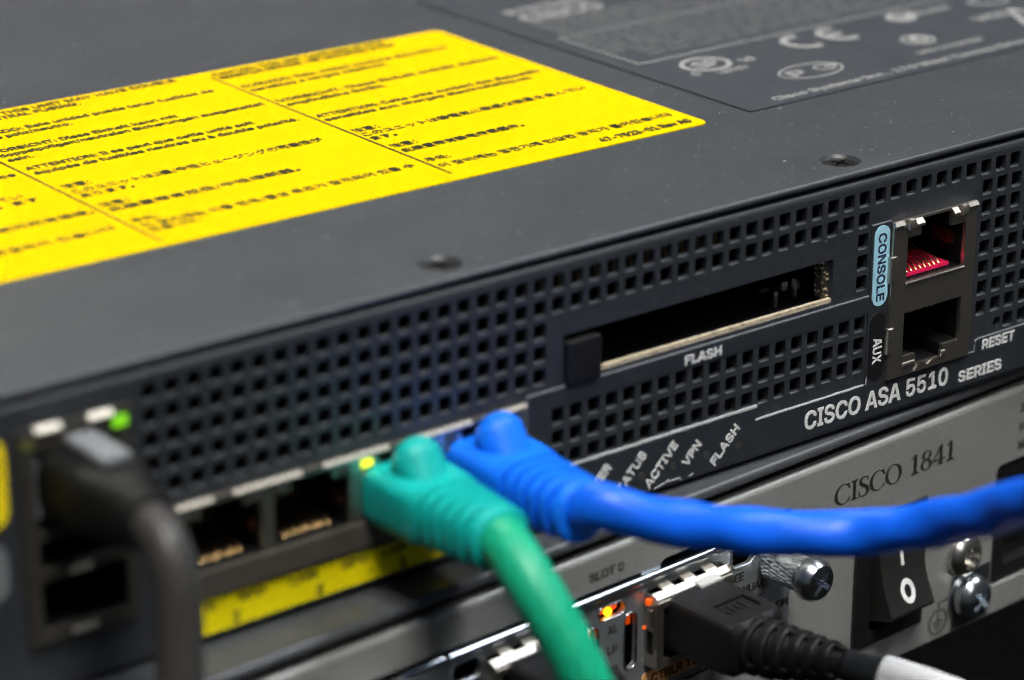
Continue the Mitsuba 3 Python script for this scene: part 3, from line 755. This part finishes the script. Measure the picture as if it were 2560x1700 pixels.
for w_, r_ in ((win_h, 0.16), (win_v, 0.16), (win_v2, 0.16), (ear_r, 0.22), (ear_l, 0.2)):
    put("window_rim", rim(w_, r_), "zinc", CPL, RF, smooth=True)
bar = [(0.55 * math.cos(t) - 0.35, -49.15 + 0.62 * math.sin(t)) for t in np.linspace(0, 2 * math.pi, 17)[:-1]]
put("rolled_edge", [yz(Polygon(bar), 20.3, 72.8), bx(20.3, 72.8, 0.1, 3, -49.4, -48.75)], "zinc", IC, RF, smooth=40, label="bright rolled top edge")
bar2 = [(0.5 * math.cos(t) + 0.1, -49.35 + 0.55 * math.sin(t)) for t in np.linspace(0, 2 * math.pi, 17)[:-1]]
put("rolled_edge", [yz(Polygon(bar2), 12.8, 19.8), bx(12.8, 19.8, 0.4, 3, -49.6, -49.0)], "zinc", IC, RF, smooth=40)
put("spring_tab", rbox(56.2, 60.0, 0.15, 1.0, -48.9, -47.55, 0.2), "card_steel", IC, RF)
put("card_board", [bx(6.5, 86.3, 3.2, 34, -67.4, -66.6), bx(6.5, 86.3, 3.0, 3.4, -66.5, -49.8)], "inner_black", IC, RF)
put("status_light", rbox(48.3, 52.4, 0.95, 2.4, -52.9, -51.4, 0.4), "led_amber", IC, RF, glow=(0.16, 0.010, 0.0005), label="glowing orange light in the upper window")
put("status_light", aim(trimesh.creation.icosphere(subdivisions=2, radius=0.62), (50.3, 0.85, -52.55), (0, 0, 1)), "led_amber", IC, RF, glow=(1.3, 0.55, 0.006), label="bright amber light")
put("status_light", rbox(54.3, 55.1, 1.0, 2.2, -56.2, -54.2, 0.3), "led_amber", IC, RF, glow=(0.11, 0.010, 0.0005))
put("status_light", rbox(46.8, 47.6, 1.0, 2.2, -56.2, -54.1, 0.3), "led_amber", IC, RF, glow=(0.16, 0.025, 0.0005))
put("status_light", rbox(56.0, 56.7, -1.5, -0.7, -52.9, -51.9, 0.2), "led_amber", IC, RF, glow=(0.15, 0.018, 0.0004))
put("status_light", rbox(56.3, 56.75, -0.4, 0.2, -57.0, -56.6, 0.12), "led_amber", IC, RF, glow=(0.20, 0.02, 0.0005))
txt = [place(text_shape(s, 1.3, 600, w, 96), (x, z)) for s, x, z, w in (("SEE", 73.7, -55.75, 2.9), ("MANUAL", 73.7, -58.15, 7.4), ("BEFORE", 73.7, -60.5, 6.9), ("INSTALLATION", 73.7, -62.85, 12.5), ("AL", 49.4, -55.7, 2.0), ("LP", 49.5, -58.8, 1.9), ("CD", 49.5, -62.1, 2.0))]
rink(union_all(txt), "black_ink", CPL, -0.22, 0.0)
ctl = put("port_label", xz(rrect(56.2, 76.0, -66.6, -64.0, 1.25, 8), -0.24, 0.0), "orange_label", CPL, RF, label="orange rounded port label")
rink(place(text_shape("CTRLR T1/E1", 1.35, 650, 12.5, 96), (58.0, -66.0)), "black_ink", ctl, -0.34, -0.15)


def card_jack(c):
    """A metal jack shell standing proud of the card, with punched openings."""
    x0, x1 = c - 7.5, c + 7.5
    J = put("jack", [bx(x0, x1, -1.7, -0.15, -53.2, -52.2), bx(x0, x0 + 0.35, -2.7, 10, -62.6, -61.6), bx(x1 - 0.35, x1, -2.7, 10, -62.6, -51.2)], "nickel", IC, RF, label="metal jack shell with punched top on the card")
    # top face: open bays between raised tongues
    xs = np.linspace(x0, x1, 8)
    put("shell_rim", yz(Polygon([(-1.6, -51.15), (-2.65, -51.7), (-2.75, -52.1), (-1.6, -52.1)]), x0, x1), "nickel", J, RF)
    put("shell_lip", rbox(x0, x1, -2.9, -2.2, -53.3, -52.15, 0.2), "nickel", J, RF, smooth=40)
    for i in range(7):
        if i % 2 == 1:
            put("shell_tongue", yz(Polygon([(0.0, -50.55), (-1.4, -50.95), (-2.0, -51.25), (-2.0, -51.5), (0.0, -51.0)]), xs[i], xs[i + 1]), "nickel_bright", J, RF)
    put("shell_front", xz(box(x0, -62.6, x1, -52.0).difference(box(c - 6.2, -61.4, c + 6.2, -53.2)), -2.7, -2.2), "nickel", J, RF)
    # left wall with two openings
    w = Polygon([(-2.3, -62.6), (-0.15, -62.6), (-0.15, -51.4), (-2.3, -51.4)]).difference(box(-1.9, -55.9, -0.5, -53.5)).difference(box(-1.9, -60.8, -0.5, -57.0))
    put("shell_side", yz(w, x0, x0 + 0.4), "nickel", J, RF)
    put("shell_tongue", rbox(x0 - 0.25, x0 + 0.2, -1.8, -0.7, -55.8, -53.6, 0.1), "nickel", J, RF)
    put("jack_liner", [bx(x0 + 0.5, c - 6.3, -2.1, 8, -62.4, -51.9), bx(c + 6.3, x1 - 0.5, -2.1, 8, -62.4, -51.9), bx(x0 + 0.5, x1 - 0.5, 8, 9, -62.4, -51.9), bx(c - 6.3, c + 6.3, -2.1, 8, -62.4, -61.5), bx(c - 6.3, c + 6.3, -1.2, 8, -52.6, -51.9)], "inner_black", J, RF)


card_jack(64.1)
card_jack(33.9)


def thumb_screw(a, w, label):
    K = put("thumb_screw", pan_done, "zinc", IC, RF @ trimesh.transformations.translation_matrix([a, 0, w]), smooth=35, label=label)
    ridges = []
    for i in range(26):
        t = 2 * math.pi * i / 26
        for sgn in (1, -1):
            q = [(2.52 * math.cos(t + sgn * 0.5 * u), -1.2 - 6.1 * u, 2.52 * math.sin(t + sgn * 0.5 * u)) for u in np.linspace(0, 1, 6)]
            ridges.append(tube(q, 0.13, 4))
    put("knurling", ridges, "zinc", K, RF @ trimesh.transformations.translation_matrix([a, 0, w]))


shank = lathe([(0, -0.1), (1.8, -0.1), (1.8, 1.0), (2.5, 1.1), (2.5, 7.4), (2.2, 7.9), (3.1, 8.2), (3.3, 8.8), (3.2, 9.8), (2.6, 10.7), (0, 11.0)], 40)
pan_done = tm(manifold(shank) - manifold(affinity_recess := cross_recess(2.1, 0.8, 1.3, 11.0)))
pan_done.apply_transform(trimesh.transformations.rotation_matrix(0.9, [0, 0, 1]))
pan_done = aim(pan_done, (0, 0, 0), OUT)
thumb_screw(81.6, -54.1, "knurled captive screw at the right end of the card")
thumb_screw(13.6, -54.1, "knurled captive screw at the left end of the card")

# ================================================================ cables
RIGHT = np.array([0.78741312, -0.61642446, -0.00121124])
DOWN = np.cross(FWD, RIGHT)


def seen(px, py, depth):
    """The point that the photograph shows at this pixel, at this distance along the view: used once, to read the cords' courses off it."""
    return CAM + depth * (FWD + (px - 1280) / 7102.64 * RIGHT + (py - 850) / 7102.64 * DOWN)


def section(w, zt, zb, t, k=2.6, n=28):
    """A rounded-rectangle ring at distance t in front of the panel."""
    a = np.arange(n) * 2 * np.pi / n
    c, s = np.cos(a), np.sin(a)
    x = w * np.sign(c) * np.abs(c) ** (2 / k)
    z = np.where(s >= 0, zt, zb) * np.sign(s) * np.abs(s) ** (2 / k)
    return np.stack([x, np.full(n, -t), z], 1)


def loft(rings):
    n = len(rings[0])
    v = np.vstack(list(rings) + [rings[0].mean(0)[None], rings[-1].mean(0)[None]])
    f = []
    m = len(rings)
    for i in range(m - 1):
        for j in range(n):
            k = (j + 1) % n
            f += [[i * n + j, (i + 1) * n + k, i * n + k], [i * n + j, (i + 1) * n + j, (i + 1) * n + k]]
    for j in range(n):
        k = (j + 1) % n
        f += [[m * n, j, k], [m * n + 1, (m - 1) * n + k, (m - 1) * n + j]]
    me = trimesh.Trimesh(v, f, process=False)
    if me.volume < 0:
        me.invert()
    return me


def snagless_boot():
    """A moulded boot, its nose at t = 0: shoulder, round latch hood, ribbed taper and end collar."""
    body = loft([section(5.5, 3.2, 4.3, -1.0, 5), section(5.7, 3.5, 4.6, 1.0, 5), section(5.7, 3.6, 4.6, 6.5, 4.5), section(5.5, 3.6, 4.6, 9.5, 4)])
    rings = [section(5.4, 3.55, 4.5, 9.0, 3.4)]
    t, n = 9.2, 5
    for i in range(n):
        f = i / n
        w, zt, zb = 5.4 - 0.9 * f, 3.65 + 0.1 * f, 4.5 - 0.2 * f
        for dt, kx, kz, kb in ((0.0, 0.97, 0.99, 0.97), (0.25, 1, 1, 1), (1.05, 1, 1, 1), (1.3, 0.97, 0.99, 0.97), (1.36, 0.58, 0.90, 0.60), (2.08, 0.58, 0.90, 0.60)):
            rings.append(section(w * kx, zt * kz, zb * kb, t + dt, 3.2 - 0.6 * f))
        t += 2.12
    rings += [section(4.35, 3.9, 4.35, t + 0.1, 2.3), section(4.5, 4.0, 4.5, t + 0.5, 2.2), section(4.4, 3.9, 4.4, t + 1.6, 2.2), section(4.1, 3.7, 4.1, t + 1.9, 2.1), section(2.8, 2.7, 2.8, t + 1.95, 2.0)]
    taper = loft(rings)
    # the hood: a round bubble whose back overhangs the latch and whose front runs down into the body
    ball = trimesh.creation.icosphere(subdivisions=4, radius=1.0)
    ball.apply_scale([3.55, 2.9, 3.5])
    ball.apply_translation([0, -4.1, 4.3])
    a = np.arange(28) * 2 * np.pi / 28
    foot_ = np.stack([2.7 * np.cos(a), np.full(28, -8.3), 1.3 + 2.2 * np.sin(a)], 1)
    hood = trimesh.convex.convex_hull(np.vstack([ball.vertices, foot_]))
    gap = manifold(bx(-7, 7, -4.4, 2, 3.0, 4.5))
    m = (manifold(hood) - gap) + manifold(body) + manifold(taper)
    return tm(m), t + 1.7


BOOT, BOOT_END = snagless_boot()


def patch_cable(at, boot_m, cord_m, course, r, label, group, bumpy=0.0):
    K = thing("patch_cable", label, "network cable", group)
    b = BOOT.copy()
    b.apply_translation(at)
    put("boot", b, boot_m, K, smooth=38)
    put("plug", rbox(at[0] - 5.3, at[0] + 5.3, at[1] - 0.5, 9, at[2] - 3.6, at[2] + 2.8, 0.3), "clear_grey", K)
    end = np.array(at) + [0, -BOOT_END + 0.6, 0]
    pts = spline([end + [0, 4.0, 0.1], end + [0, 0.4, 0]] + list(course), 170)
    if bumpy:
        lob = lambda i, a: 1 + bumpy * np.cos(2 * a - i * 0.30) + 0.4 * bumpy * math.sin(i * 0.42)  # noqa: E731
    else:
        lob = None
    put("cord", tube(pts, r, 28, lob), cord_m, K, smooth=True)
    return K


GR = "patch cables in the row of four jacks"
patch_cable((30.35, -0.9, -24.7), "blue_boot", "blue_jacket",
            [seen(1495, 1264, 357.3), seen(1560, 1280, 357.3), seen(1735, 1313, 362), seen(1952, 1331, 368), seen(2168, 1330, 368), seen(2385, 1299, 358), seen(2560, 1255, 344), seen(2860, 1155, 318)], 3.05,
            "bright blue patch cable sweeping right across the router's front", None, 0.042)
patch_cable((17.0, -0.9, -24.7), "teal_boot", "green_jacket",
            [seen(1283, 1385, 349.0), seen(1324, 1450, 346.8), seen(1376, 1535, 346), seen(1463, 1700, 347), seen(1560, 1920, 350)], 3.25,
            "green patch cable with a teal boot hanging down in front of the router", None, 0.012)

# ---- dark grey cable at the left end
DK = thing("patch_cable", "dark grey patch cable with black boot at the left end of the appliance", "network cable")
oc = np.array([-29.7, -0.9, -11.2])
lb = loft([section(5.2, 4.2, 4.0, -1.0, 5), section(5.3, 4.3, 4.0, 6, 4.5), section(5.0, 4.2, 3.9, 9.5, 3.6), section(4.2, 4.0, 3.9, 11.5, 3), section(3.8, 3.7, 3.8, 15, 2.3), section(3.3, 3.3, 3.3, 16.5, 2.1)])
lb.apply_translation(oc)
put("boot", lb, "dark_rubber", DK, smooth=38)
put("latch", rbox(-31.0, -27.0, -9.5, 1.5, -7.0, -5.6, 0.4), "clear_grey", DK, label="pale grey latch of the dark cable")
put("plug", rbox(-35.0, -24.4, -0.5, 9, -15.4, -8.0, 0.3), "clear_grey", DK)
e0 = oc + [0, -15.5, 0]
put("cord", tube(spline([e0 + [0, 5, 0.6], e0, e0 + [0.35, -2.6, -0.9], seen(415, 1362, 322.6), seen(438, 1440, 322.2), seen(447, 1560, 323), seen(450, 1720, 324), seen(450, 1950, 326)], 130), 2.8, 28), "grey_jacket", DK, smooth=True)


# ---- black cables in the interface card
def card_cable(c, label, course, tagged):
    K = thing("network_cable", label, "network cable")
    fr = RF @ trimesh.transformations.translation_matrix([c, -2.4, -56.1])
    # body: flat top with a sunk name field
    body = loft([section(5.4, 4.1, 4.2, -2.0, 9), section(5.5, 4.2, 4.3, 0.6, 9), section(5.5, 4.2, 4.3, 10.6, 8), section(5.3, 4.0, 4.2, 12.2, 6), section(4.6, 3.4, 3.7, 12.9, 4)])
    field = manifold(bx(-2.9, 3.2, -10.2, -6.4, 3.75, 5.0))
    put("boot", tm(manifold(body) - field), "black_rubber", K, fr, smooth=30)
    r2 = random.Random(3)
    put("raised_marks", [rbox(x, x + 0.5, -9.4 + 0.3 * r2.random(), -7.3 + 0.5 * r2.random(), 3.6, 3.98, 0.08) for x in np.arange(-2.2, 2.4, 1.15)], "black_rubber", K, fr)
    put("latch", rbox(0.0, 4.4, -1.5, 0.6, 4.1, 4.7, 0.2), "latch_grey", K, fr, label="translucent grey latch")
    # ribbed relief and cord on one bent axis
    ax = spline([(0, -11.5, -0.3), (0.2, -14.5, -0.2), (1.0, -18.5, 0.2), (2.2, -23, 0.6), (3.2, -27, 0.9)], 60)
    s = np.linspace(0, 1, 60)
    rad = np.interp(s, [0, 0.12, 0.92, 1], [3.7, 4.3, 2.7, 2.4])
    put("relief_core", tube(ax, rad * 0.80, 24), "black_rubber", K, fr, smooth=True)
    for k in range(6):
        u = 0.10 + 0.142 * k
        i = int(u * 59)
        d = ax[i + 1] - ax[i]
        d /= np.linalg.norm(d)
        r = float(np.interp(u, s, rad))
        ringp = lathe([(r * 0.7, -0.75), (r * 0.97, -0.75), (r * 1.03, -0.5), (r * 1.03, 0.5), (r * 0.97, 0.75), (r * 0.7, 0.75)], 32)
        put("relief_rib", aim(ringp, ax[i], d), "black_rubber", K, fr, smooth=40)
    for k in range(3):  # webs joining the ribs
        put("relief_web", tube(ax[4:56] + np.array([0, 0, 1.0]) * rad[4:56, None] * 0.86 * math.cos(2.1 * k) + np.array([1.0, 0, 0]) * rad[4:56, None] * 0.86 * math.sin(2.1 * k), 0.55, 6), "black_rubber", K, fr, smooth=True)
    tail = ax[-1]
    if tagged:
        q = spline([ax[-4], tail, (4.9, -33, 0.9), (7.5, -42, 0.2), (10.0, -52, -2.0), (12, -66, -7)], 60)
        put("cord", tube(q, 2.25, 24), "black_jacket", K, fr, smooth=True)
        put("cable_tag", tube(q[8:32], 2.75, 28), "white_tag", K, fr, smooth=35, label="white paper tag wrapped round the black cord")
    else:
        q = spline([ax[-4], tail, (3.6, -33, -2), (3.6, -39, -9), (3, -43, -21), (3, -45, -50)], 60)
        put("cord", tube(q, 2.25, 24), "black_jacket", K, fr, smooth=True)


card_cable(64.1, "black cable with ribbed relief and white tag, in the right jack of the card", None, True)
card_cable(33.9, "black cable hanging behind the green one, in the left jack of the card", None, False)
